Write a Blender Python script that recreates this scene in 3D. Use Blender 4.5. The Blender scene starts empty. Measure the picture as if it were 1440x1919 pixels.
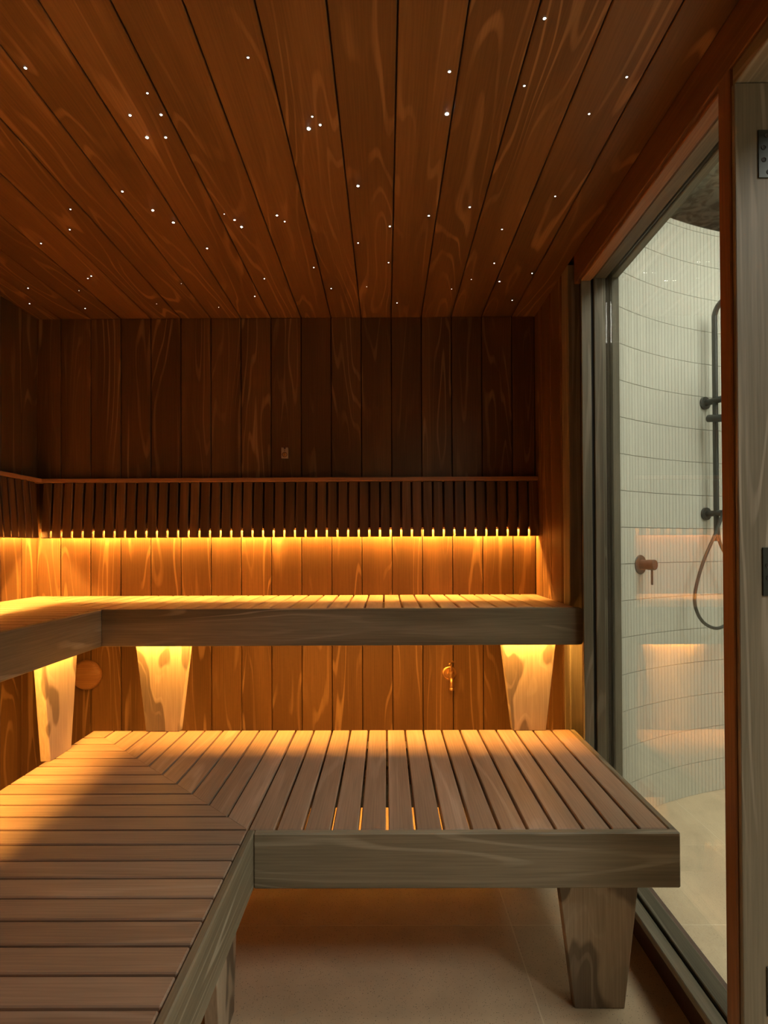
import bpy, bmesh, math, random
from mathutils import Vector, Matrix, Euler
random.seed(7)
sc = bpy.context.scene
COL = sc.collection

# ---------------------------------------------------------------- camera
def camera():
    cd = bpy.data.cameras.new('camera'); co = bpy.data.objects.new('camera', cd); COL.objects.link(co)
    cd.sensor_width = 36; cd.sensor_fit = 'AUTO'; cd.lens = 1086.07/1919*36
    cd.shift_x = 0; cd.shift_y = 53.44/1919; cd.clip_start = .02; cd.clip_end = 50
    R = Matrix.Rotation(.0036, 3, 'Z') @ Matrix.Rotation(.0089, 3, 'X') @ Matrix.Rotation(.0047, 3, 'Y')
    M = R @ Matrix(((1,0,0),(0,0,-1),(0,1,0)))
    co.matrix_world = Matrix.Translation((0,0,1.062)) @ M.to_4x4()
    sc.camera = co
camera()
vs = sc.view_settings
vs.view_transform = 'Standard'; vs.look = 'None'; vs.gamma = 1; vs.exposure = 0.0; vs.use_curve_mapping = False

# ---------------------------------------------------------------- world and hall lights
W = bpy.data.worlds.new('world'); sc.world = W; W.use_nodes = True
W.node_tree.nodes['Background'].inputs[0].default_value = (.5,.55,.5,1)
W.node_tree.nodes['Background'].inputs[1].default_value = .02
def area(name, loc, rot, sx, sy, power, col):
    l = bpy.data.lights.new(name, 'AREA'); l.shape = 'RECTANGLE'; l.size = sx; l.size_y = sy
    l.energy = power; l.color = col
    o = bpy.data.objects.new(name, l); o.location = loc; o.rotation_euler = rot; COL.objects.link(o); return o
COOL = (1.0, .95, .83)
area('shower_ceiling_lamp', (1.75,1.45,2.70), (0,0,0), .8, .8, 40, COOL)
pl = bpy.data.lights.new('ceiling_fill', 'POINT'); pl.energy = 15; pl.color = COOL; pl.shadow_soft_size = .12  # unseen fill light, added to brighten the concrete ceiling
po = bpy.data.objects.new('ceiling_fill', pl); po.location = (2.6,1.0,2.25); COL.objects.link(po)
area('hall_ceiling_lamp', (1.9,-.5,2.70), (0,0,0), .8, .8, 33, COOL)
WARM = (1.0, .435, .072)
LED_WALL, LED_BENCH = 720.0, 155.0     # emission of the light strips

# ---------------------------------------------------------------- helpers
def tag(o, label=None, cat=None, group=None, kind=None):
    if label: o['label'] = label
    if cat: o['category'] = cat
    if group: o['group'] = group
    if kind: o['kind'] = kind
    return o
def empty(name, loc=(0,0,0), parent=None):
    o = bpy.data.objects.new(name, None); COL.objects.link(o); o.location = loc; o.empty_display_size = .05
    if parent: o.parent = parent
    return o
def link(name, me, mat=None, parent=None, mw=None):
    o = bpy.data.objects.new(name, me); COL.objects.link(o)
    if mat is not None and len(me.materials) == 0: me.materials.append(mat)
    if parent is not None: o.parent = parent; 
    if mw is not None:
        pm = parent_world(parent) if parent is not None else Matrix.Identity(4)
        o.matrix_basis = pm.inverted() @ mw
    return o
def parent_world(o):
    m = Matrix.Identity(4)
    while o is not None:
        m = o.matrix_basis @ m; o = o.parent
    return m
def mesh_of(bm, smooth=False, name='m'):
    me = bpy.data.meshes.new(name); bm.normal_update(); bm.to_mesh(me); bm.free()
    if smooth:
        for p in me.polygons: p.use_smooth = True
    return me
_cache = {}
def box_mesh(L, Wd, T, bev, mat):
    key = (round(L,4), round(Wd,4), round(T,4), bev, mat.name)
    if key in _cache: return _cache[key]
    bm = bmesh.new(); bmesh.ops.create_cube(bm, size=1)
    for v in bm.verts: v.co = Vector((v.co.x*L, v.co.y*Wd, v.co.z*T))
    if bev: bmesh.ops.bevel(bm, geom=bm.edges[:], offset=bev, segments=1, affect='EDGES', profile=.5)
    me = mesh_of(bm, name='board'); me.materials.append(mat); _cache[key] = me; return me
ROT = {'x': Matrix.Identity(3),
       'y': Matrix(((0,-1,0),(1,0,0),(0,0,1))),
       'z': Matrix(((0,0,1),(0,1,0),(-1,0,0))),     # length up, width along y, thickness along x
       'Z': Matrix(((0,1,0),(0,0,1),(1,0,0)))}      # length up, width along x, thickness along y
def board(name, x0, x1, y0, y1, z0, z1, along, mat, parent=None, bev=.0015):
    """a board between the given bounds; grain runs along local x = world axis `along`"""
    d = (x1-x0, y1-y0, z1-z0); c = ((x0+x1)/2, (y0+y1)/2, (z0+z1)/2)
    if along == 'x': L, Wd, T, R = d[0], d[1], d[2], ROT['x']
    elif along == 'y': L, Wd, T, R = d[1], d[0], d[2], ROT['y']
    elif d[0] < d[1]: L, Wd, T, R = d[2], d[1], d[0], ROT['z']
    else: L, Wd, T, R = d[2], d[0], d[1], ROT['Z']
    me = box_mesh(L, Wd, T, bev, mat)
    return link(name, me, None, parent, Matrix.Translation(c) @ R.to_4x4())
def prism_mesh(pts, t, mat, bev=.0005):
    """outline pts in local xy, extruded t along z, centred"""
    bm = bmesh.new(); a = [bm.verts.new((p[0], p[1], -t/2)) for p in pts]; b = [bm.verts.new((p[0], p[1], t/2)) for p in pts]
    n = len(pts); bm.faces.new(a[::-1]); bm.faces.new(b)
    for i in range(n): bm.faces.new((a[i], a[(i+1)%n], b[(i+1)%n], b[i]))
    bmesh.ops.recalc_face_normals(bm, faces=bm.faces)
    if bev: bmesh.ops.bevel(bm, geom=bm.edges[:], offset=bev, segments=1, affect='EDGES')
    me = mesh_of(bm, name='prism'); me.materials.append(mat); return me
def lathe(profile, seg, mat, smooth=True):
    """profile (r, z) revolved about local z"""
    bm = bmesh.new(); rings = []
    for r, z in profile:
        if r < 1e-6: rings.append([bm.verts.new((0,0,z))])
        else: rings.append([bm.verts.new((r*math.cos(2*math.pi*i/seg), r*math.sin(2*math.pi*i/seg), z)) for i in range(seg)])
    for a, b in zip(rings, rings[1:]):
        for i in range(seg):
            j = (i+1) % seg
            if len(a) == 1 and len(b) == 1: continue
            if len(a) == 1: bm.faces.new((a[0], b[i], b[j]))
            elif len(b) == 1: bm.faces.new((a[i], a[j], b[0]))
            else: bm.faces.new((a[i], a[j], b[j], b[i]))
    bmesh.ops.recalc_face_normals(bm, faces=bm.faces)
    me = mesh_of(bm, name='lathe'); me.materials.append(mat)
    if smooth:
        for p in me.polygons: p.use_smooth = True
        me.set_sharp_from_angle(angle=math.radians(35))
    return me
def tube_mesh(pts, r, mat, seg=12, caps=True):
    pts = [Vector(p) for p in pts]; bm = bmesh.new(); rings = []
    t = (pts[1]-pts[0]).normalized(); up = Vector((0,0,1)) if abs(t.z) < .9 else Vector((1,0,0))
    n = t.cross(up).normalized()
    for i, p in enumerate(pts):
        t = (pts[min(i+1,len(pts)-1)] - pts[max(i-1,0)]).normalized()
        n = (n - t*n.dot(t)).normalized(); b = t.cross(n)
        rr = r[i] if isinstance(r, (list,tuple)) else r
        rings.append([bm.verts.new(p + rr*(n*math.cos(2*math.pi*k/seg) + b*math.sin(2*math.pi*k/seg))) for k in range(seg)])
    for a, b in zip(rings, rings[1:]):
        for k in range(seg): bm.faces.new((a[k], a[(k+1)%seg], b[(k+1)%seg], b[k]))
    if caps: bm.faces.new(rings[0][::-1]); bm.faces.new(rings[-1])
    bmesh.ops.recalc_face_normals(bm, faces=bm.faces)
    me = mesh_of(bm, name='tube'); me.materials.append(mat)
    for p in me.polygons: p.use_smooth = True
    me.set_sharp_from_angle(angle=math.radians(40)); return me
def spline(P, n=8):
    P = [Vector(p) for p in P]; out = []
    Q = [P[0]*2-P[1]] + P + [P[-1]*2-P[-2]]
    for i in range(1, len(Q)-2):
        a,b,c,d = Q[i-1:i+3]
        for k in range(n):
            t = k/n; out.append(.5*((2*b) + (c-a)*t + (2*a-5*b+4*c-d)*t*t + (3*b-a-3*c+d)*t**3))
    out.append(P[-1]); return out
def aim(loc, direction):
    """matrix with local z along direction"""
    q = Vector(direction).normalized().to_track_quat('Z', 'Y'); return Matrix.Translation(loc) @ q.to_matrix().to_4x4()

# ---------------------------------------------------------------- materials
def new_mat(name):
    m = bpy.data.materials.new(name); m.use_nodes = True; nt = m.node_tree
    b = nt.nodes['Principled BSDF']; return m, nt, b
def wood(name, c1, c2, cl, rough=.55, freq=10, line=.55, yscale=5.0, spec=.35, sharp=0.0, band=1.2, xscale=.5):
    """planed timber with cathedral grain; c1/c2 ground tones, cl the pale growth lines"""
    m, nt, b = new_mat(name); N = nt.nodes; Lk = nt.links.new
    tc = N.new('ShaderNodeTexCoord'); oi = N.new('ShaderNodeObjectInfo')
    mul = N.new('ShaderNodeVectorMath'); mul.operation = 'SCALE'; mul.inputs[0].default_value = (37.0, 23.0, 51.0)
    Lk(oi.outputs['Random'], mul.inputs['Scale'])
    mp = N.new('ShaderNodeMapping'); mp.inputs['Scale'].default_value = (xscale, yscale, yscale)
    Lk(tc.outputs['Object'], mp.inputs[0])
    add = N.new('ShaderNodeVectorMath'); add.operation = 'ADD'; Lk(mp.outputs[0], add.inputs[0]); Lk(mul.outputs[0], add.inputs[1])
    nA = N.new('ShaderNodeTexNoise'); nA.inputs['Scale'].default_value = 1.25; nA.inputs['Detail'].default_value = 2.5
    nA.inputs['Roughness'].default_value = .45; nA.inputs['Distortion'].default_value = .22; Lk(add.outputs[0], nA.inputs['Vector'])
    ml = N.new('ShaderNodeMath'); ml.operation = 'MULTIPLY'; ml.inputs[1].default_value = freq*6.283; Lk(nA.outputs[0], ml.inputs[0])
    sn = N.new('ShaderNodeMath'); sn.operation = 'SINE'; Lk(ml.outputs[0], sn.inputs[0])
    r1 = N.new('ShaderNodeMapRange'); r1.inputs['From Min'].default_value = .60; r1.inputs['From Max'].default_value = 1.0
    r1.interpolation_type = 'SMOOTHSTEP'; Lk(sn.outputs[0], r1.inputs['Value'])
    # the lines come and go
    nB = N.new('ShaderNodeTexNoise'); nB.inputs['Scale'].default_value = 2.6; nB.inputs['Detail'].default_value = 2; Lk(add.outputs[0], nB.inputs['Vector'])
    r2 = N.new('ShaderNodeMapRange'); r2.inputs['From Min'].default_value = .42; r2.inputs['From Max'].default_value = .66
    r2.inputs['To Max'].default_value = line; Lk(nB.outputs[0], r2.inputs['Value'])
    lm = N.new('ShaderNodeMath'); lm.operation = 'MULTIPLY'; Lk(r1.outputs[0], lm.inputs[0]); Lk(r2.outputs[0], lm.inputs[1])
    # broad soft bands, from the same rings
    s2 = N.new('ShaderNodeMath'); s2.operation = 'MULTIPLY'; s2.inputs[1].default_value = band*10; Lk(nA.outputs[0], s2.inputs[0])
    s3 = N.new('ShaderNodeMath'); s3.operation = 'SINE'; Lk(s2.outputs[0], s3.inputs[0])
    r3 = N.new('ShaderNodeMapRange'); r3.inputs['From Min'].default_value = -1+sharp; r3.inputs['From Max'].default_value = 1-sharp; r3.interpolation_type = 'SMOOTHSTEP'; Lk(s3.outputs[0], r3.inputs['Value'])
    # fine fibre
    mf = N.new('ShaderNodeMapping'); mf.inputs['Scale'].default_value = (7, 260, 260); Lk(tc.outputs['Object'], mf.inputs[0])
    nF = N.new('ShaderNodeTexNoise'); nF.inputs['Scale'].default_value = 1; nF.inputs['Detail'].default_value = 3; Lk(mf.outputs[0], nF.inputs['Vector'])
    m1 = N.new('ShaderNodeMixRGB'); m1.inputs[1].default_value = (*c1,1); m1.inputs[2].default_value = (*c2,1); Lk(r3.outputs[0], m1.inputs[0])
    m2 = N.new('ShaderNodeMixRGB'); m2.inputs[2].default_value = (*cl,1); Lk(lm.outputs[0], m2.inputs[0]); Lk(m1.outputs[0], m2.inputs[1])
    rf = N.new('ShaderNodeMapRange'); rf.inputs['From Min'].default_value = .25; rf.inputs['From Max'].default_value = .75
    rf.inputs['To Min'].default_value = .80; rf.inputs['To Max'].default_value = 1.14; Lk(nF.outputs[0], rf.inputs['Value'])
    # board to board variation
    rb = N.new('ShaderNodeMapRange'); rb.inputs['To Min'].default_value = .88; rb.inputs['To Max'].default_value = 1.10; Lk(oi.outputs['Random'], rb.inputs['Value'])
    mm = N.new('ShaderNodeMath'); mm.operation = 'MULTIPLY'; Lk(rf.outputs[0], mm.inputs[0]); Lk(rb.outputs[0], mm.inputs[1])
    vm = N.new('ShaderNodeVectorMath'); vm.operation = 'SCALE'; Lk(m2.outputs[0], vm.inputs[0]); Lk(mm.outputs[0], vm.inputs['Scale'])
    Lk(vm.outputs[0], b.inputs['Base Color'])
    b.inputs['Roughness'].default_value = rough; b.inputs['Specular IOR Level'].default_value = spec
    bp = N.new('ShaderNodeBump'); bp.inputs['Strength'].default_value = .12; bp.inputs['Distance'].default_value = .0008
    Lk(nF.outputs[0], bp.inputs['Height']); Lk(bp.outputs[0], b.inputs['Normal'])
    return m
def plain(name, c, rough=.5, metal=0, spec=.5, noise=0, nscale=40):
    m, nt, b = new_mat(name); b.inputs['Base Color'].default_value = (*c,1); b.inputs['Roughness'].default_value = rough
    b.inputs['Metallic'].default_value = metal; b.inputs['Specular IOR Level'].default_value = spec
    if noise:
        N = nt.nodes; tc = N.new('ShaderNodeTexCoord'); n = N.new('ShaderNodeTexNoise'); n.inputs['Scale'].default_value = nscale; n.inputs['Detail'].default_value = 4
        nt.links.new(tc.outputs['Object'], n.inputs['Vector'])
        r = N.new('ShaderNodeMapRange'); r.inputs['From Min'].default_value = .3; r.inputs['From Max'].default_value = .7
        r.inputs['To Min'].default_value = 1-noise; r.inputs['To Max'].default_value = 1+noise; nt.links.new(n.outputs[0], r.inputs['Value'])
        v = N.new('ShaderNodeVectorMath'); v.operation = 'SCALE'; v.inputs[0].default_value = c; nt.links.new(r.outputs[0], v.inputs['Scale'])
        nt.links.new(v.outputs[0], b.inputs['Base Color'])
    return m
def emit(name, c, s):
    m = bpy.data.materials.new(name); m.use_nodes = True; nt = m.node_tree; nt.nodes.clear()
    e = nt.nodes.new('ShaderNodeEmission'); e.inputs[0].default_value = (*c,1); e.inputs[1].default_value = s
    o = nt.nodes.new('ShaderNodeOutputMaterial'); nt.links.new(e.outputs[0], o.inputs[0]); return m

M_CEIL  = wood('ceiling_timber', (.150,.077,.030), (.205,.107,.042), (.50,.29,.13), rough=.42, freq=15, yscale=4.2, line=.6, sharp=.2)
M_WALL  = wood('wall_timber', (.118,.058,.021), (.170,.086,.032), (.40,.24,.11), rough=.5, freq=15, yscale=4.4, line=.6, sharp=.2)
M_BENCH = wood('bench_timber', (.300,.198,.135), (.365,.245,.172), (.50,.37,.28), rough=.5, freq=9, line=.40, yscale=5, sharp=.1)
M_FASC  = wood('fascia_timber', (.170,.142,.095), (.260,.220,.155), (.44,.39,.30), rough=.5, freq=13, line=.7, yscale=5.5, sharp=.3)
M_LEG   = wood('leg_timber', (.185,.140,.098), (.40,.315,.225), (.56,.46,.35), rough=.55, freq=10, line=.3, yscale=5.5, sharp=.8, band=1.7, xscale=2.0)
M_SLAT  = wood('backrest_timber', (.085,.047,.022), (.140,.080,.040), (.26,.17,.10), rough=.5, freq=8, line=.4, yscale=8)
M_RAIL  = wood('rail_timber', (.30,.15,.075), (.36,.19,.10), (.45,.28,.16), rough=.5, freq=8, line=.3)
M_TRIM  = wood('frame_timber', (.215,.190,.138), (.31,.27,.20), (.48,.43,.35), rough=.5, freq=12, line=.6, yscale=7, sharp=.2)
M_TRIMR = wood('red_frame_timber', (.135,.060,.023), (.19,.088,.035), (.30,.17,.08), rough=.45, freq=10, line=.3, yscale=9)
M_FRAME = wood('dimmed_frame_timber', (.120,.108,.076), (.185,.165,.12), (.32,.29,.23), rough=.5, freq=12, line=.6, yscale=7, sharp=.2)  # frame timber again, with shade put into its colour
M_TRIMO = wood('orange_frame_timber', (.23,.108,.042), (.31,.155,.065), (.45,.26,.13), rough=.45, freq=10, line=.3, yscale=9)
M_DARK  = plain('dark_backing', (.035,.018,.010), .8)
M_PLIN  = plain('dark_plinth', (.060,.028,.020), .5, noise=.2)
M_GAP   = plain('gap_and_screw_black', (.012,.012,.012), .6)  # near-black for the shaded gaps between frame members; also colours the screws
M_BLACK = plain('black_metal', (.055,.060,.055), .38, metal=.3, spec=.5)
M_HINGE = plain('dark_hinge_metal', (.030,.036,.032), .4, metal=.4)
M_BRASS = plain('brass', (.80,.50,.22), .38, metal=1.0)
M_SENS  = plain('sensor_shell', (.52,.38,.25), .5)
M_SENSD = plain('sensor_dark', (.10,.05,.03), .6)
M_GROUT = plain('tile_grout', (.27,.27,.24), .8)
M_CONC  = None
M_LEDW  = emit('wall_led', WARM, LED_WALL)
M_LEDB  = emit('bench_led', WARM, LED_BENCH)
M_STAR  = [emit('star_%d' % i, (1,.97,.93), s) for i, s in enumerate((4, 9, 16, 26, 34))]
M_LHOLD = plain('aluminium_channel', (.5,.5,.5), .4, metal=1)

def tile_mat():
    m, nt, b = new_mat('glazed_tile'); N = nt.nodes; oi = N.new('ShaderNodeObjectInfo')
    r = N.new('ShaderNodeMapRange'); r.inputs['To Min'].default_value = .94; r.inputs['To Max'].default_value = 1.04
    nt.links.new(oi.outputs['Random'], r.inputs['Value'])
    v = N.new('ShaderNodeVectorMath'); v.operation = 'SCALE'; v.inputs[0].default_value = (.62,.63,.56)
    nt.links.new(r.outputs[0], v.inputs['Scale']); nt.links.new(v.outputs[0], b.inputs['Base Color'])
    b.inputs['Roughness'].default_value = .35; return m
M_TILE = tile_mat()
def terrazzo(name, base):
    m, nt, b = new_mat(name); N = nt.nodes; Lk = nt.links.new
    tc = N.new('ShaderNodeTexCoord'); col = None
    n = N.new('ShaderNodeTexNoise'); n.inputs['Scale'].default_value = 9; n.inputs['Detail'].default_value = 6; Lk(tc.outputs['Object'], n.inputs['Vector'])
    r = N.new('ShaderNodeMapRange'); r.inputs['From Min'].default_value = .3; r.inputs['From Max'].default_value = .7
    r.inputs['To Min'].default_value = .90; r.inputs['To Max'].default_value = 1.08; Lk(n.outputs[0], r.inputs['Value'])
    v = N.new('ShaderNodeVectorMath'); v.operation = 'SCALE'; v.inputs[0].default_value = base; Lk(r.outputs[0], v.inputs['Scale'])
    col = v.outputs[0]
    for sc_, thr, cc, rnd in ((150, .16, (.10,.06,.035), .62), (85, .12, (.55,.50,.40), .60), (230, .2, (.16,.10,.06), .55)):
        vo = N.new('ShaderNodeTexVoronoi'); vo.inputs['Scale'].default_value = sc_; Lk(tc.outputs['Object'], vo.inputs['Vector'])
        lt = N.new('ShaderNodeMath'); lt.operation = 'LESS_THAN'; lt.inputs[1].default_value = thr; Lk(vo.outputs['Distance'], lt.inputs[0])
        sx = N.new('ShaderNodeSeparateColor'); Lk(vo.outputs['Color'], sx.inputs[0])
        g = N.new('ShaderNodeMath'); g.operation = 'GREATER_THAN'; g.inputs[1].default_value = rnd; Lk(sx.outputs[0], g.inputs[0])
        a = N.new('ShaderNodeMath'); a.operation = 'MULTIPLY'; Lk(lt.outputs[0], a.inputs[0]); Lk(g.outputs[0], a.inputs[1])
        a2 = N.new('ShaderNodeMath'); a2.operation = 'MULTIPLY'; a2.inputs[1].default_value = .8; Lk(a.outputs[0], a2.inputs[0])
        mx = N.new('ShaderNodeMixRGB'); Lk(a2.outputs[0], mx.inputs[0]); Lk(col, mx.inputs[1]); mx.inputs[2].default_value = (*cc,1); col = mx.outputs[0]
    Lk(col, b.inputs['Base Color']); b.inputs['Roughness'].default_value = .42; return m
M_FLOOR = terrazzo('terrazzo_tile', (.68,.54,.37))
M_FGROUT = plain('floor_grout', (.80,.68,.50), .8)
def concrete():
    m, nt, b = new_mat('raw_concrete'); N = nt.nodes; Lk = nt.links.new
    tc = N.new('ShaderNodeTexCoord'); n = N.new('ShaderNodeTexNoise'); n.inputs['Scale'].default_value = 14; n.inputs['Detail'].default_value = 8; n.inputs['Distortion'].default_value = 1.2
    Lk(tc.outputs['Object'], n.inputs['Vector']); cr = N.new('ShaderNodeValToRGB')
    cr.color_ramp.elements[0].position = .42; cr.color_ramp.elements[0].color = (.36,.37,.31,1)
    cr.color_ramp.elements[1].position = .58; cr.color_ramp.elements[1].color = (.76,.78,.68,1)
    Lk(n.outputs[0], cr.inputs[0]); Lk(cr.outputs[0], b.inputs['Base Color']); b.inputs['Roughness'].default_value = .9; return m
M_CONC = concrete()
M_PLAST = plain('pale_plaster', (.55,.53,.46), .8, noise=.05)
def glass():
    m, nt, b = new_mat('window_glass'); b.inputs['Base Color'].default_value = (.93,.985,.95,1)
    b.inputs['Roughness'].default_value = 0; b.inputs['Transmission Weight'].default_value = 1; b.inputs['IOR'].default_value = 1.5
    # clear flat glazing: let light through as a thin sheet
    N = nt.nodes; out = N['Material Output']; N.remove(b)
    tr = N.new('ShaderNodeBsdfTransparent'); tr.inputs[0].default_value = (.972,.985,.972,1)
    gl = N.new('ShaderNodeBsdfGlossy'); gl.inputs['Roughness'].default_value = 0; gl.inputs[0].default_value = (1,1,1,1)
    fr = N.new('ShaderNodeFresnel'); ge = N.new('ShaderNodeNewGeometry')
    ir = N.new('ShaderNodeMapRange'); ir.inputs['To Min'].default_value = 1.5; ir.inputs['To Max'].default_value = 1/1.5
    nt.links.new(ge.outputs['Backfacing'], ir.inputs['Value']); nt.links.new(ir.outputs[0], fr.inputs[0])
    mx = N.new('ShaderNodeMixShader'); nt.links.new(fr.outputs[0], mx.inputs[0]); nt.links.new(tr.outputs[0], mx.inputs[1]); nt.links.new(gl.outputs[0], mx.inputs[2])
    nt.links.new(mx.outputs[0], out.inputs[0]); return m
M_GLASS = glass()

# ---------------------------------------------------------------- dimensions (metres)
XL, XR, YB, YF, ZC = -1.489, .632, 2.462, -.95, 2.030
PW, X0 = .1276, -.4848
Z1, Z2 = .429, .8544          # bench tops

# ---------------------------------------------------------------- floor: large terrazzo tiles
fl = board('floor', -1.6, 4.3, -2.2, 4.2, -.06, -.0003, 'x', M_FGROUT, None, 0); tag(fl, kind='structure')
gx = [.345 + .85*k for k in range(-3, 6)]; gy = [1.63 + .43*k for k in range(-9, 7)]
for i in range(len(gx)-1):
    for j in range(len(gy)-1):
        x0, x1, y0, y1 = max(gx[i],-1.6)+.0018, min(gx[i+1],4.3)-.0018, max(gy[j],-2.2)+.0018, min(gy[j+1],4.2)-.0018
        if x1-x0 > .02 and y1-y0 > .02: board('floor_tile', x0, x1, y0, y1, -.0004, 0, 'x', M_FLOOR, fl, 0)

# ---------------------------------------------------------------- timber-lined room
def plank_run(a0, a1, first, step):
    """intervals between seams inside [a0,a1]"""
    s = []; k = math.floor((a0-first)/step); c = first + k*step
    while c < a1:
        lo, hi = max(a0, c), min(a1, c+step)
        if hi-lo > .006: s.append((lo+.0016, hi-.0016))
        c += step
    return s
wb = board('wall_back', XL-.1, .70, YB, YB+.08, 0, ZC+.03, 'x', M_DARK, None, 0); tag(wb, kind='structure')
for a, b_ in plank_run(XL, XR, X0, PW): board('plank', a, b_, YB-.014, YB-.0005, 0, ZC-.0005, 'z', M_WALL, wb, .0016)
YBF = YB
wl = board('wall_left', XL-.1, XL-.002, YF, YB, 0, ZC+.03, 'y', M_DARK, None, 0); tag(wl, kind='structure')
for a, b_ in plank_run(YF, YB-.015, 2.343, PW): board('plank', XL-.0015, XL+.012, a, b_, 0, ZC-.0005, 'z', M_WALL, wl, .0016)
wr = board('wall_right', XR+.014, .70, 2.075, YB, 0, ZC+.03, 'y', M_DARK, None, 0); tag(wr, kind='structure')
for a, b_ in plank_run(2.075, YB-.015, 2.343, PW): board('plank', XR, XR+.0135, a, b_, 0, ZC-.0005, 'z', M_WALL, wr, .0016)
wf = board('wall_front', XL-.1, .70, YF-.08, YF, 0, ZC+.03, 'x', M_DARK, None, 0); tag(wf, kind='structure')
for a, b_ in plank_run(XL, XR, X0, PW): board('plank', a, b_, YF, YF+.0135, 0, ZC-.0005, 'z', M_WALL, wf, .0016)
wn = board('wall_near_right', XR+.014, .70, YF, -.45, 0, ZC+.03, 'y', M_DARK, None, 0); tag(wn, kind='structure')
for a, b_ in plank_run(YF+.015, -.45, -.09, PW): board('plank', XR, XR+.0135, a, b_, 0, ZC-.0005, 'z', M_WALL, wn, .0016)
ce = board('ceiling', XL-.1, .80, YF-.08, YB+.08, ZC+.014, ZC+.08, 'y', M_DARK, None, 0); tag(ce, kind='structure')
for a, b_ in plank_run(XL, XR+.004, X0, PW): board('plank', a, b_, YF, YB-.001, ZC, ZC+.0135, 'y', M_CEIL, ce, .0016)

# corner post where the glazing begins, head board over the glazing and the doorway
t1 = board('trim_1', XR, .688, 1.997, 2.07, 0, ZC, 'z', M_TRIM, None, .002); tag(t1, kind='structure')
t2 = board('trim_2', XR, .70, -.5, 1.93, 1.932, ZC-.0005, 'y', M_TRIMR, None, .002); tag(t2, kind='structure')

# ---------------------------------------------------------------- window between sauna and shower
wi = empty('window_1', (.68, 1.5, 0)); tag(wi, kind='structure')
YN, YE = 1.092, 1.93
board('plinth', .668, .76, YN, YE+.05, 0, .078, 'y', M_PLIN, wi, .002)
board('plinth_cap', .656, .70, YN, YE, .078, .094, 'y', M_PLIN, wi, .002)
board('sash_rail', .640, .672, YN, 1.89, .094, .112, 'y', M_FRAME, wi, .002)
board('glazing_rail', .6815, .722, YN, 1.89, .084, .112, 'y', M_FRAME, wi, .002)
board('dark_gap_strip', .672, .6815, YN, 1.89, .080, .100, 'y', M_GAP, wi, 0)  # black strip standing for the dark open gap between the rails
board('head_rail', .640, .672, YN, 1.885, 1.922, 1.940, 'y', M_TRIMO, wi, .002)
board('glazing_head_rail', .6815, .722, YN, 1.885, 1.930, 1.948, 'y', M_FRAME, wi, .002)
board('dark_gap_strip', .672, .6815, YN, 1.885, 1.936, 1.946, 'y', M_GAP, wi, 0)
board('side_stile', .640, .672, 1.885, 1.893, .094, 1.94, 'z', M_FRAME, wi, .002)
board('glazing_stile', .6815, .711, 1.885, 1.925, .084, 1.948, 'z', M_FRAME, wi, .002)
board('glazing_bead', .7115, .724, 1.897, 1.925, .084, 1.948, 'z', M_FRAME, wi, .002)
board('dark_gap_strip', .672, .6815, 1.892, 1.925, .084, 1.948, 'z', M_GAP, wi, 0)
board('outer_stile', .745, .77, 1.90, 2.15, .0, 2.03, 'z', M_FRAME, wi, .002)
board('outer_head', .745, .77, YN, 1.90, 1.94, 2.03, 'y', M_FRAME, wi, .002)
board('stile_core', .672, .745, 1.9255, 1.996, 0, 2.03, 'z', M_DARK, wi, 0)
board('backing_stile', .69, .745, 1.9965, 2.15, .0, 2.03, 'z', M_DARK, wi, 0)
board('glass_pane', .7245, .7285, YN-.01, 1.897, .10, 1.945, 'z', M_GLASS, wi, 0)
board('glass_pane', .7395, .7435, YN-.01, 1.897, .10, 1.945, 'z', M_GLASS, wi, 0)
# post between glazing and doorway
t3 = board('trim_3', XR, .745, 1.056, 1.092, 0, 1.932, 'z', M_TRIMO, None, .002); tag(t3, kind='structure')

# doorway: jamb with three hinge leaves, head lining
do = empty('door_1', (.74, 1.0, 0)); tag(do, kind='structure')
board('jamb', .6335, .86, 1.0425, 1.052, 0, 1.896, 'z', M_TRIM, do, .0015)
board('head_lining', .636, .86, -.45, 1.052, 1.897, 1.930, 'y', M_TRIM, do, .0015)
board('jamb', .6335, .86, -.45, -.438, 0, 1.896, 'z', M_TRIM, do, .0015)  # unseen near side, set back to widen the opening for more light
for zc in (1.765, 1.012, .265):
    hg = board('hinge', .6745, .7100, 1.0400, 1.0424, zc-.0435, zc+.0435, 'z', M_HINGE, do, .0006)
    for dx, dz in ((.0150, .0325), (.0090, .0110), (.0095, -.0110), (.0180, -.0335)):
        s = link('screw', lathe([(0,0),(.0022,0),(.0026,.0004),(.0040,.0007),(.0044,.0002),(.0046,-.0004)], 16, M_GAP), None, hg,
                 aim((.6745+dx, 1.0398, zc+dz), (0,-1,0)))

# ---------------------------------------------------------------- slatted benches
def mitred(name, x0, x1, y0, y1, z0, z1, along, corner, mat, parent):
    """slat with one end cut at 45 degrees. corner (sx): the arm of an L"""
    t = z1-z0; cz = (z0+z1)/2
    if along == 'x':       # from x0 (square end) to mitre at x1; outer side is y0 (near), inner y1 (far)
        w = y1-y0; L = x1-x0
        pts = [(0,0),(L,0),(L-w,w),(0,w)]
        me = prism_mesh([(p[0]-L/2, p[1]-w/2) for p in pts], t, mat)
        return link(name, me, None, parent, Matrix.Translation(((x0+x1)/2,(y0+y1)/2,cz)))
    w = x1-x0; L = y1-y0   # from mitre at y0 to y1 (square end); outer side is x1
    # local x = world y, local y = -world x
    pts = [(0,-w),(L,-w),(L,0),(w,0)]
    me = prism_mesh([(p[0]-L/2, p[1]+w/2) for p in pts], t, mat)
    return link(name, me, None, parent, Matrix.Translation(((x0+x1)/2,(y0+y1)/2,cz)) @ ROT['y'].to_4x4())

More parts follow.
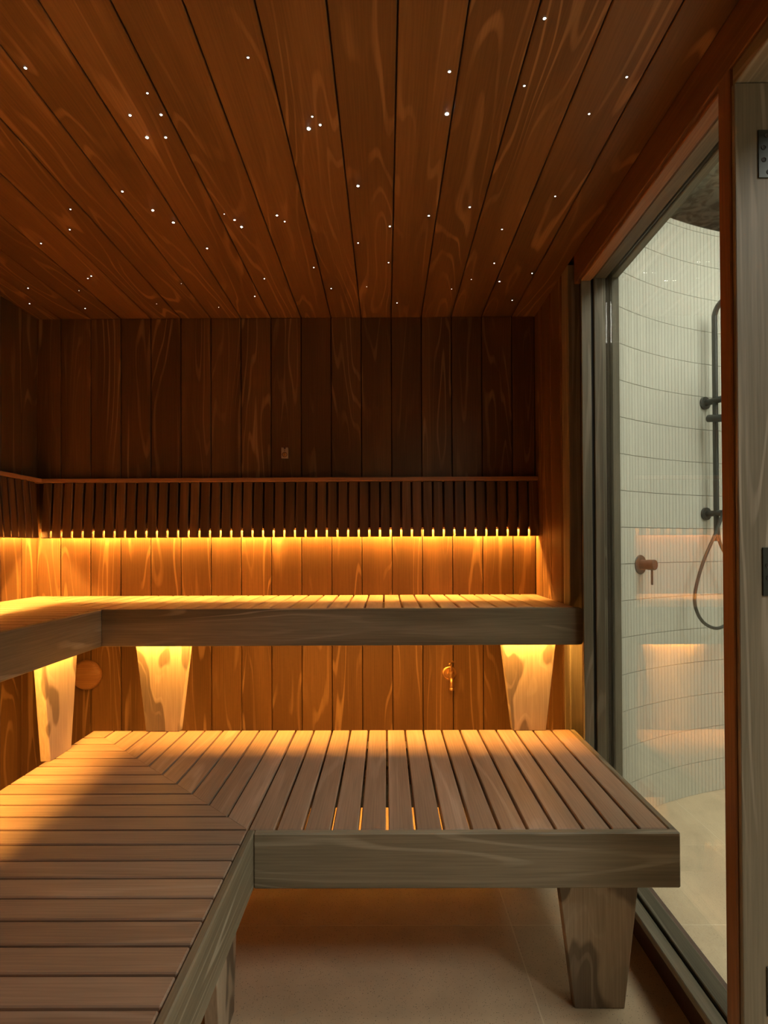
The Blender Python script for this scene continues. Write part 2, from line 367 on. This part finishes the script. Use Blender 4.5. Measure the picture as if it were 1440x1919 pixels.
GAP = .0062
def bench_slats(root, xl, yb, xs, ys, p, x_end, y_end, ztop, x_back_fn=None, t=.024):
    """L of slats: corner at (xl,yb), inner corner at (xs,ys); arms go to x_end and y_end"""
    g = GAP/2; n = int((xs-xl-.045)/p)+1
    edges = [xl] + [xs - p*(n-1-i) for i in range(n)]       # outer edges measured from the corner
    if edges[1]-edges[0] < .03: edges.pop(1)
    for i in range(len(edges)-1):
        a, b_ = edges[i]-xl, edges[i+1]-xl
        x0, x1 = xl+a+(g if i else 0), xl+b_-g
        y1, y0 = yb-a-(g if i else 0), yb-b_+g
        mitred('slat', xl, x1, y0, y1, ztop-t, ztop, 'x', None, M_BENCH, root)
        mitred('slat', x0, x1, y0, yb, ztop-t, ztop, 'y', None, M_BENCH, root)
    x = xs
    while x < x_end-.01:
        xe = min(x+p, x_end); 
        if x_end-xe < .02: xe = x_end
        yy = x_back_fn(x, xe) if x_back_fn else yb
        board('slat', x+g, xe-(g if xe < x_end else .001), ys+.0006, yy, ztop-t, ztop, 'y', M_BENCH, root, .0022)
        if xe == x_end: break
        x = xe
    y = ys
    while y > y_end+.01:
        board('slat', xl, xs-.0006, y-p+g, y-g, ztop-t, ztop, 'x', M_BENCH, root, .0022); y -= p

def leg_mesh(h, mat):
    bot, sl = .0570, .1200
    pts = [(0,-bot),(0,bot),(h,bot+sl*h),(h,-bot-sl*h)]     # local x is up
    return prism_mesh([(p[0], p[1]) for p in pts], .030, mat, .0018)
LEGM = {}
def leg(root, x, y, z0, h, face):
    key = round(h,3)
    if key not in LEGM: LEGM[key] = leg_mesh(h, M_LEG)
    if face == 'y': R = ROT['Z']       # local x->z, y->x, z->y
    else: R = Matrix(((0,0,1),(0,1,0),(1,0,0)))
    return link('leg', LEGM[key], None, root, Matrix.Translation((x,y,z0)) @ R.to_4x4())

# lower bench
lb = empty('lower_bench', (-.3, 1.3, 0))
tag(lb, 'wide low L-shaped slatted timber bench nearest the floor, with mitred corner slats', 'bench')
def back_l(x, xe): return 1.9955 if xe < .6246 else 1.9955
bench_slats(lb, -1.0085, 1.9955, -.3130, 1.3000, .0625, .6265, -.25, Z1, back_l)
board('fascia', -.2956, .6445, 1.2812, 1.2995, Z1-.1221, Z1, 'x', M_FASC, lb, .0028)
board('fascia', -.3125, -.2957, -.25, 1.2995, Z1-.1221, Z1, 'y', M_FASC, lb, .0028)
board('fascia', .6270, .6445, 1.2998, 1.9955, Z1-.1221, Z1, 'y', M_FASC, lb, .0028)
board('joist', -1.0, .6255, 1.605, 1.710, Z1-.090, Z1-.0245, 'x', M_FASC, lb, .002)
board('joist', -1.0, .6255, 1.735, 1.775, Z1-.090, Z1-.0245, 'x', M_FASC, lb, .002)
board('joist', -.96, .6255, 1.885, 1.955, Z1-.090, Z1-.0245, 'x', M_FASC, lb, .002)
board('joist', -.96, -.90, -.25, 1.60, Z1-.090, Z1-.0245, 'y', M_FASC, lb, .002)
board('joist', -.72, -.66, -.25, 1.60, Z1-.090, Z1-.0245, 'y', M_FASC, lb, .002)
leg(lb, .4845, 1.3525, 0, Z1-.0245, 'y')
leg(lb, -.367, 1.275, 0, Z1-.0245, 'x')
leg(lb, -.367, .20, 0, Z1-.0245, 'x')
leg(lb, .4845, 1.91, 0, Z1-.091, 'y')
leg(lb, -.90, 1.91, 0, Z1-.091, 'y')
leg(lb, -.93, .20, 0, Z1-.091, 'x')

# upper bench
ub = empty('upper_bench', (-.9, 1.95, 0))
tag(ub, 'high L-shaped slatted timber bench along the back and left walls, with deep plain fascia', 'bench')
bench_slats(ub, XL+.013, YB-.015, -.9625, 1.9355, .0635, XR-.001, -.25, Z2)
def rounded_fascia():
    L = .6498+.9445; h = .1226; r = .012; pts = [(-L/2,-h/2)]
    for k in range(5): a = -math.pi/2 + k*math.pi/8; pts.append((L/2-r+r*math.cos(a), -h/2+r+r*math.sin(a)))
    for k in range(5): a = k*math.pi/8; pts.append((L/2-r+r*math.cos(a), h/2-r+r*math.sin(a)))
    pts.append((-L/2,h/2)); me = prism_mesh(pts, .0175, M_FASC, .0018)
    R = Matrix(((1,0,0),(0,0,-1),(0,1,0))).to_4x4()
    link('fascia', me, None, ub, Matrix.Translation((-.9445+L/2, 1.9268, Z2-h/2)) @ R)
rounded_fascia()
board('fascia', -.9625, -.9446, -.25, 1.9355, Z2-.1226, Z2, 'y', M_FASC, ub, .0022)
board('joist', XL+.013, XR-.002, 2.02, 2.06, Z2-.075, Z2-.0245, 'x', M_FASC, ub, .002)
board('joist', XL+.013, XR-.002, 2.36, 2.40, Z2-.075, Z2-.0245, 'x', M_FASC, ub, .002)
board('joist', -1.09, -1.05, -.25, 2.0, Z2-.075, Z2-.0245, 'y', M_FASC, ub, .002)
board('joist', XL+.05, XL+.09, -.25, 2.0, Z2-.075, Z2-.0245, 'y', M_FASC, ub, .002)
HL = Z2-.0245-Z1
leg(ub, -.767, 1.999, Z1, HL, 'y'); leg(ub, .4855, 1.999, Z1, HL, 'y')
leg(ub, -1.009, 1.769, Z1, HL, 'x'); leg(ub, -1.009, .55, Z1, HL, 'x')
# light strips tucked behind the upper fascia
def strip(name, x0, x1, y0, y1, z, mat, parent, along):
    if along == 'x':
        board('channel', x0, x1, y0-.002, y1+.002, z+.0005, z+.006, 'x', M_LHOLD, parent, 0)
    else:
        board('channel', x0-.002, x1+.002, y0, y1, z+.0005, z+.006, 'y', M_LHOLD, parent, 0)
    return board(name, x0, x1, y0, y1, z-.002, z, along, mat, parent, 0)
strip('light_strip', -.94, .60, 1.938, 1.966, .782, M_LEDB, ub, 'x')
strip('light_strip', -.993, -.965, -.2, 1.93, .782, M_LEDB, ub, 'y')

# ---------------------------------------------------------------- backrests with light strips
def backrest(name, label, origin, along, s0, s1, seam, flip, n_max=200):
    root = empty(name, origin); tag(root, label, 'backrest')
    pitch, w, zb, zt = .0440, .0360, 1.0990, 1.330
    tilt = math.atan2(.018, zt-zb); L = math.hypot(.018, zt-zb)
    me = box_mesh(L, w, .018, .0022, M_SLAT); c = seam
    last = None; pos = []
    while c > s0: c -= pitch
    while c < s1:
        a, b_ = c+.0040, c+.0040+w
        if a >= s0-.004 and b_ <= s1+.004: pos.append((a+b_)/2)
        elif a >= s0-.004 and along == 'x' and s1-a > .02: last = (a, s1)
        c += pitch
    for s in pos:
        if along == 'x':   # front face towards -y, bottom further forward
            M = Matrix.Translation((s, YB-.054+.0, (zb+zt)/2)) @ Matrix.Rotation(-tilt, 4, 'X') @ ROT['Z'].to_4x4()
        else:
            M = Matrix.Translation((XL+.052, s, (zb+zt)/2)) @ Matrix.Rotation(-tilt, 4, 'Y') @ ROT['z'].to_4x4()
        link('slat', me, None, root, M)
    if last:
        M = Matrix.Translation(((last[0]+last[1])/2, YB-.054+.0, (zb+zt)/2)) @ Matrix.Rotation(-tilt, 4, 'X') @ ROT['Z'].to_4x4()
        link('slat', box_mesh(L, last[1]-last[0], .018, .0022, M_SLAT), None, root, M)
    return root
br = backrest('backrest', 'long dark slatted timber backrest on the back wall above a glowing light strip', (-.4, YB, 1.1), 'x', XL+.036, .6305, .5910, 0)
board('rail', XL+.014, XR-.001, YB-.064, YB-.0145, 1.330, 1.347, 'x', M_RAIL, br, .002)
board('backing_board', XL+.03, XR-.001, YB-.0290, YB-.0245, 1.1385, 1.329, 'x', M_DARK, br, 0)
board('batten', XL+.03, XR-.001, YB-.0240, YB-.0145, 1.140, 1.165, 'x', M_SLAT, br, 0)
strip('light_strip', XL+.06, XR-.008, YB-.0310, YB-.0230, 1.1310, M_LEDW, br, 'x')
board('channel', XL+.06, XR-.008, YB-.0345, YB-.0330, 1.1287, 1.1370, 'x', M_LHOLD, br, 0)  # lip added to screen the strip from view between slats
bl = backrest('backrest', 'dark slatted timber backrest on the left wall running towards the viewer', (XL, 1.5, 1.1), 'y', -.2, YB-.085, YB-.0895-.0442*20, 0)
board('rail', XL+.0125, XL+.062, -.2, YB-.065, 1.330, 1.347, 'y', M_RAIL, bl, .002)
board('backing_board', XL+.0225, XL+.0270, -.2, YB-.06, 1.1385, 1.329, 'y', M_DARK, bl, 0)
board('batten', XL+.0125, XL+.0220, -.2, YB-.06, 1.140, 1.165, 'y', M_SLAT, bl, 0)
strip('light_strip', XL+.0210, XL+.0290, -.15, YB-.06, 1.1310, M_LEDW, bl, 'y')
board('channel', XL+.0310, XL+.0325, -.15, YB-.06, 1.1287, 1.1370, 'y', M_LHOLD, bl, 0)  # same added screening lip on the left wall

# ---------------------------------------------------------------- star lights in the ceiling
STARS = [(-0.724,1.159,2),(-0.505,1.226,1),(-0.57,1.289,2),(-0.5,1.288,2),(-0.561,1.36,3),(-0.517,1.36,2),(-0.269,1.138,1),(-0.162,1.297,1),(-0.175,1.335,4),(-0.147,1.323,2),(-0.714,1.567,2),(-0.667,1.656,3),(-0.631,1.72,3),(-0.9,1.648,1),(-0.96,1.754,1),(-1.095,1.833,1),(-1.049,2.057,1),(-1.07,2.075,1),(-1.333,2.151,1),(-1.155,2.174,0),(-1.412,2.288,1),(-1.217,2.338,1),(-0.749,2.12,0),(-0.91,2.296,0),(-0.673,2.333,0),(-0.577,1.871,2),(-0.467,1.677,0),(-0.445,1.708,2),(-0.434,1.746,3),(-0.315,1.686,2),(-0.298,1.718,1),(-0.436,2.086,1),(-0.504,2.233,1),(-0.247,2.004,1),(-0.202,2.169,1),(-0.071,1.55,3),(-0.085,1.843,1),(-0.068,2.156,0),(0.296,1.058,2),(0.134,1.176,2),(0.141,1.292,4),(0.296,1.214,1),(0.503,1.193,1),(0.461,1.295,1),(0.474,1.602,1),(0.244,1.651,2),(0.13,1.693,2),(0.36,1.769,1),(0.016,1.748,2),(0.013,1.973,1),(0.376,1.982,1),(0.525,2.058,1),(0.421,2.121,2),(0.315,2.102,0),(0.252,2.18,0),(0.048,2.302,1),(0.503,2.284,1)]
SR = (.0018, .0023, .0028, .0034, .0042)
SM = [lathe([(0,-r*.55),(r*.6,-r*.42),(r,0)], 12, M_STAR[i]) for i, r in enumerate(SR)]
RM = [lathe([(r*1.02,-.0006),(r*1.25,-.0008),(r*1.45,0)], 16, M_HINGE) for r in SR]
ORD = ['first','second','third','fourth','fifth','sixth','seventh','eighth','ninth','tenth','eleventh','twelfth','thirteenth','fourteenth','fifteenth','sixteenth','seventeenth']
def star_board(x): return int(math.ceil((X0 + 8*PW - x)/PW)) if x < X0 + 8*PW else 0
for x, y, s in STARS:
    mates = sorted([q for q in STARS if star_board(q[0]) == star_board(x)], key=lambda q: -q[1]); rk = mates.index((x, y, s))
    o = empty('star_light', (x, y, ZC-.0002))
    tag(o, 'tiny white star light, %s from back wall on %s ceiling board from the window' % (ORD[rk], ORD[star_board(x)]), 'ceiling light', 'scattered star lights in the timber ceiling')
    link('lens', SM[s], None, o); link('collar', RM[s], None, o)

# ---------------------------------------------------------------- small things on the back wall
vt = empty('vent_cover', (-1.260, YB-.014, .525)); tag(vt, 'round turned timber vent cover on the back wall beneath the upper bench', 'vent')
link('disc', lathe([(0,.030),(.045,.030),(.056,.027),(.061,.021),(.063,.012),(.063,.009),(0,.009)], 48, M_TRIMO), None, vt, aim((-1.260,YB-.014,.525),(0,-1,0)))
link('stem', lathe([(0,.0095),(.020,.0095),(.020,0),(0,0)], 24, M_DARK), None, vt, aim((-1.260,YB-.014,.525),(0,-1,0)))

sn = empty('wall_sensor', (-.425, YB-.014, 1.454)); tag(sn, 'small pale notched sensor block with round badge on the dark back wall', 'sensor')
def sensor():
    w, h = .0285, .046
    pts = [(-w/2,-h/2),(w/2,-h/2),(w/2,h/2),(.0035,h/2),(.0035,h/2-.007),(-.0035,h/2-.007),(-.0035,h/2),(-w/2,h/2)]
    me = prism_mesh(pts, .016, M_SENS, .0008); R = Matrix(((1,0,0),(0,0,-1),(0,1,0))).to_4x4(); c = Vector((-.425, YB-.0225, 1.454))
    link('body', me, None, sn, Matrix.Translation(c) @ R)
    f = aim(c+Vector((0,-.0080,-.007)), (0,-1,0))
    link('badge_ring', lathe([(.0085,0),(.0085,.0006),(.0108,.0006),(.0108,0)], 32, M_SENSD), None, sn, f)
    link('badge', lathe([(0,.0010),(.0070,.0008),(.0080,0)], 28, M_BRASS), None, sn, f)
    link('screw', lathe([(0,.0006),(.0018,.0006),(.0020,0)], 14, M_SENSD), None, sn, aim(c+Vector((0,-.0080,.0093)), (0,-1,0)))
    S = [(.0032,.0038),(.0010,.0050),(-.0024,.0044),(-.0034,.0022),(-.0016,.0006),(.0016,-.0006),(.0034,-.0022),(.0024,-.0044),(-.0010,-.0050),(-.0032,-.0038)]
    P = spline([(c.x+a, c.y-.0092, c.z-.007+b_) for a, b_ in S], 3)
    link('badge_mark', tube_mesh(P, .0006, M_SENSD, 6), None, sn, Matrix.Identity(4))
sensor()

tp = empty('wall_tap', (.263, YB-.014, .524)); tag(tp, 'small brass tap on the back wall left of the right upper leg', 'tap')
c = Vector((.263, YB-.014, .524))
link('wall_plate', lathe([(0,.008),(.019,.0085),(.0215,.0050),(.024,.0060),(.0285,.0045),(.031,0)], 40, M_BRASS), None, tp, aim(c,(0,-1,0)))
link('inlet', lathe([(0,.006),(.010,.006),(.010,.030),(0,.030)], 24, M_BRASS), None, tp, aim(c,(0,-1,0)))
b0 = c + Vector((.004,-.036,0))
link('body', lathe([(0,-.020),(.0090,-.020),(.0100,-.012),(.0095,.004),(.0115,.006),(.0115,.014),(.0085,.017),(.006,.018),(.006,.030),(0,.030)], 28, M_BRASS), None, tp, aim(b0,(0,0,1)))
link('spout', tube_mesh(spline([b0+Vector((0,-.002,-.008)), b0+Vector((.001,-.012,-.020)), b0+Vector((.001,-.014,-.036)), b0+Vector((.001,-.014,-.052))],5), .0085, M_BRASS, 18), None, tp, Matrix.Identity(4))
link('nozzle', lathe([(.0100,0),(.0104,.008),(.0092,.010),(.0070,.010),(.0070,0)], 24, M_BRASS), None, tp, aim(b0+Vector((.001,-.014,-.0600)),(0,0,1)))
link('handle_stem', tube_mesh([b0+Vector((0,0,.028)), b0+Vector((.001,0,.046))], .0030, M_BRASS, 12), None, tp, Matrix.Identity(4))
hd = link('handle', tube_mesh([b0+Vector((-.007,-.020,.049)), b0+Vector((.009,.016,.051))], [.0036,.0036], M_BRASS, 14), None, tp, Matrix.Identity(4))
for e in (Vector((-.007,-.020,.049)), Vector((.009,.016,.051))):
    link('knob', lathe([(0,-.005),(.0035,-.0038),(.005,0),(.0035,.0038),(0,.005)], 16, M_BRASS), None, hd, Matrix.Translation(b0+e))

# ---------------------------------------------------------------- shower beyond the glass
CX, CY, CR = 1.9895, .8652, 1.7446
def arc_pt(a, r=CR): return Vector((CX - r*math.cos(a), CY + r*math.sin(a), 0))   # a = 0 at far left
A0 = math.acos((CX-.80)/CR); ZTOP = 2.43
def curved_wall():
    bm = bmesh.new(); n = 64; a1 = math.radians(150); ra, rb = CR+.0065, CR+.10
    rows = []
    for i in range(n+1):
        a = A0-.02 + (a1-A0+.02)*i/n; q = []
        for r, z in ((ra,0),(ra,ZTOP),(rb,ZTOP),(rb,0)):
            p = arc_pt(a, r); q.append(bm.verts.new((p.x, p.y, z)))
        rows.append(q)
    for a, b_ in zip(rows, rows[1:]):
        for k in range(4): bm.faces.new((a[k], a[(k+1)%4], b_[(k+1)%4], b_[k]))
    bm.faces.new(rows[0]); bm.faces.new(rows[-1][::-1])
    bmesh.ops.recalc_face_normals(bm, faces=bm.faces)
    w = link('wall_shower', mesh_of(bm), M_GROUT); tag(w, kind='structure')
    tp_, th = .0202, .1419
    step = tp_/CR; ncol = int((a1-A0)/step)
    rows_z = [(1.1287+k*th, 1.1287+(k+1)*th) for k in range(-8, 10)]
    rows_z = [(max(0,a)+.0010, min(ZTOP,b_)-.0010) for a, b_ in rows_z if b_ > .01 and a < ZTOP]
    meshes = {}
    rest = bmesh.new(); cnt = 0
    for c_ in range(ncol):
        a = A0 + step*(c_+.5); p = arc_pt(a, CR+.0035); ang = math.pi/2 - a
        R = Matrix.Rotation(ang, 4, 'Z')    # tangent direction
        for z0, z1 in rows_z:
            h = round(z1-z0, 4); Mx = Matrix.Translation((p.x,p.y,(z0+z1)/2)) @ R
            if cnt < 300:
                if h not in meshes: meshes[h] = box_mesh(tp_-.0016, .008, h, .0007, M_TILE)
                link('tile', meshes[h], None, w, Mx); cnt += 1
            else:
                vs_ = bmesh.ops.create_cube(rest, size=1)['verts']
                for v in vs_: v.co = Mx @ Vector((v.co.x*(tp_-.0016), v.co.y*.008, v.co.z*h))
    r_ = link('tile_field', mesh_of(rest), M_TILE, w); tag(r_, kind='stuff')
    return w
curved_wall()

def walls_outside():
    w = board('wall_far', .70, 4.3, 4.1, 4.2, 0, 2.8, 'x', M_PLAST, None, 0); tag(w, kind='structure')
    w = board('wall_hall_right', 4.2, 4.3, -2.2, 4.1, 0, 2.8, 'y', M_PLAST, None, 0); tag(w, kind='structure')
    w = board('wall_hall_front', .70, 4.2, -2.2, -2.1, 0, 2.8, 'x', M_PLAST, None, 0); tag(w, kind='structure')
    w = board('wall_hall_left', .705, .735, 2.15, 4.1, 0, 2.8, 'y', M_PLAST, None, 0); tag(w, kind='structure')
    w = board('wall_hall_left_near', .705, .735, -2.1, -.46, 0, 2.8, 'y', M_PLAST, None, 0); tag(w, kind='structure')
    w = board('wall_over_window', .78, .80, -.46, 2.15, 2.03, 2.8, 'y', M_PLAST, None, 0); tag(w, kind='structure')
    ch = board('ceiling_hall', .70, 4.3, -2.2, 4.2, 2.80, 2.88, 'x', M_CONC, None, 0); tag(ch, kind='structure')
    board('beam', .80, 4.2, 2.44, 2.52, 2.75, 2.80, 'x', M_CONC, ch, .004)
    board('beam', .80, 4.2, 3.5, 3.7, 2.55, 2.80, 'x', M_CONC, ch, .004)
walls_outside()

# shower rail set: positions taken along the inward normal of the curved wall
def wall_at(x):
    y = CY + math.sqrt(CR*CR-(x-CX)**2); n = (Vector((CX,CY,0))-Vector((x,y,0))).normalized(); return Vector((x,y,0)), n
UP = Vector((0,0,1))
wp, n = wall_at(1.374)
sh = empty('shower_set', (wp.x, wp.y, 1.06)); tag(sh, 'black vertical shower rail with curved arm and looped hose on the pale tiled wall', 'shower')
rx = wp + n*.055
I4 = Matrix.Identity(4)
P = [rx+UP*1.075, rx+UP*1.3, rx+UP*1.6, rx+UP*1.9, rx+UP*2.02] + [rx + n*(.06-.06*math.cos(t)) + UP*(2.02+.06*math.sin(t)) for t in [k*math.pi/16 for k in range(1,9)]] + [rx+n*.42+UP*2.08]
link('rail', tube_mesh(P, .0110, M_BLACK, 18), None, sh, I4)
link('shower_head', lathe([(0,.0),(.10,.0),(.10,.008),(.02,.014),(.012,.03),(0,.03)], 36, M_BLACK), None, sh, Matrix.Translation(rx+n*.42+UP*2.035))
for z, L, r in ((1.668, .30, .0135), (1.192, .085, .0125)):
    b_ = link('bracket', tube_mesh([wp+UP*z, wp+n*L+UP*z], r, M_BLACK, 18), None, sh, I4)
    link('flange', lathe([(0,.0),(.027,.0),(.027,.012),(.024,.014),(0,.014)], 32, M_BLACK), None, b_, aim(wp+UP*z-n*.002, n))
sl = link('slider', tube_mesh([rx+UP*1.593-n*.004-Vector((.026,.0,0)), rx+UP*1.593+n*.12-Vector((.026,.0,.022))], .0155, M_BLACK, 20), None, sh, I4)
q0 = rx + n*.085 + UP*1.585
hs = link('hand_shower', tube_mesh([q0+UP*-.03, q0+n*.02+UP*.05, q0+n*.05+UP*.13], [.010,.011,.013], M_BLACK, 16), None, sh, I4)
link('spray_face', lathe([(0,0),(.035,0),(.035,.010),(.014,.02),(0,.02)], 28, M_BLACK), None, hs, aim(q0+n*.05+UP*.145, n*-.6+UP*.5))
# hose: hangs from the hand shower in a long loop, back up to the lower bracket
def hp(px, py, dd):    # helper working in metres relative to the rail: sideways, height, out from wall
    side = Vector((n.y, -n.x, 0))*-1
    return rx + side*px + UP*py + n*dd
H = [hp(.012,1.555,.07), hp(.010,1.50,.045), hp(.022,1.40,.03), hp(.036,1.33,.03), hp(.034,1.27,.03), hp(.004,1.21,.035), hp(-.035,1.12,.03), hp(-.105,.98,.02),
     hp(-.148,.86,.02), hp(-.140,.79,.02), hp(-.095,.735,.02), hp(-.02,.712,.02), hp(.055,.745,.02), hp(.095,.82,.02), hp(.085,.92,.02), hp(.045,1.00,.015), hp(.008,1.07,.008), hp(.0,1.15,.006)]
link('hose', tube_mesh(spline(H, 8), .0068, M_BLACK, 12), None, sh, I4)

wm, nm = wall_at(1.010)
mx = empty('shower_mixer', (wm.x, wm.y, .98)); tag(mx, 'round shower mixer valve with downward lever on the tiled wall', 'mixer')
cm = wm + UP*.982
link('flange', lathe([(0,0),(.038,0),(.039,.003),(.037,.006),(0,.007)], 48, M_BLACK), None, mx, aim(cm-nm*.001, nm))
link('valve_body', lathe([(0,.006),(.019,.006),(.019,.034),(.0205,.035),(.0205,.062),(.018,.064),(0,.064)], 36, M_BLACK), None, mx, aim(cm, nm))
lv = cm + nm*.050
link('lever', tube_mesh([lv-UP*.012, lv-UP*.078], .0045, M_BLACK, 14), None, mx, I4)
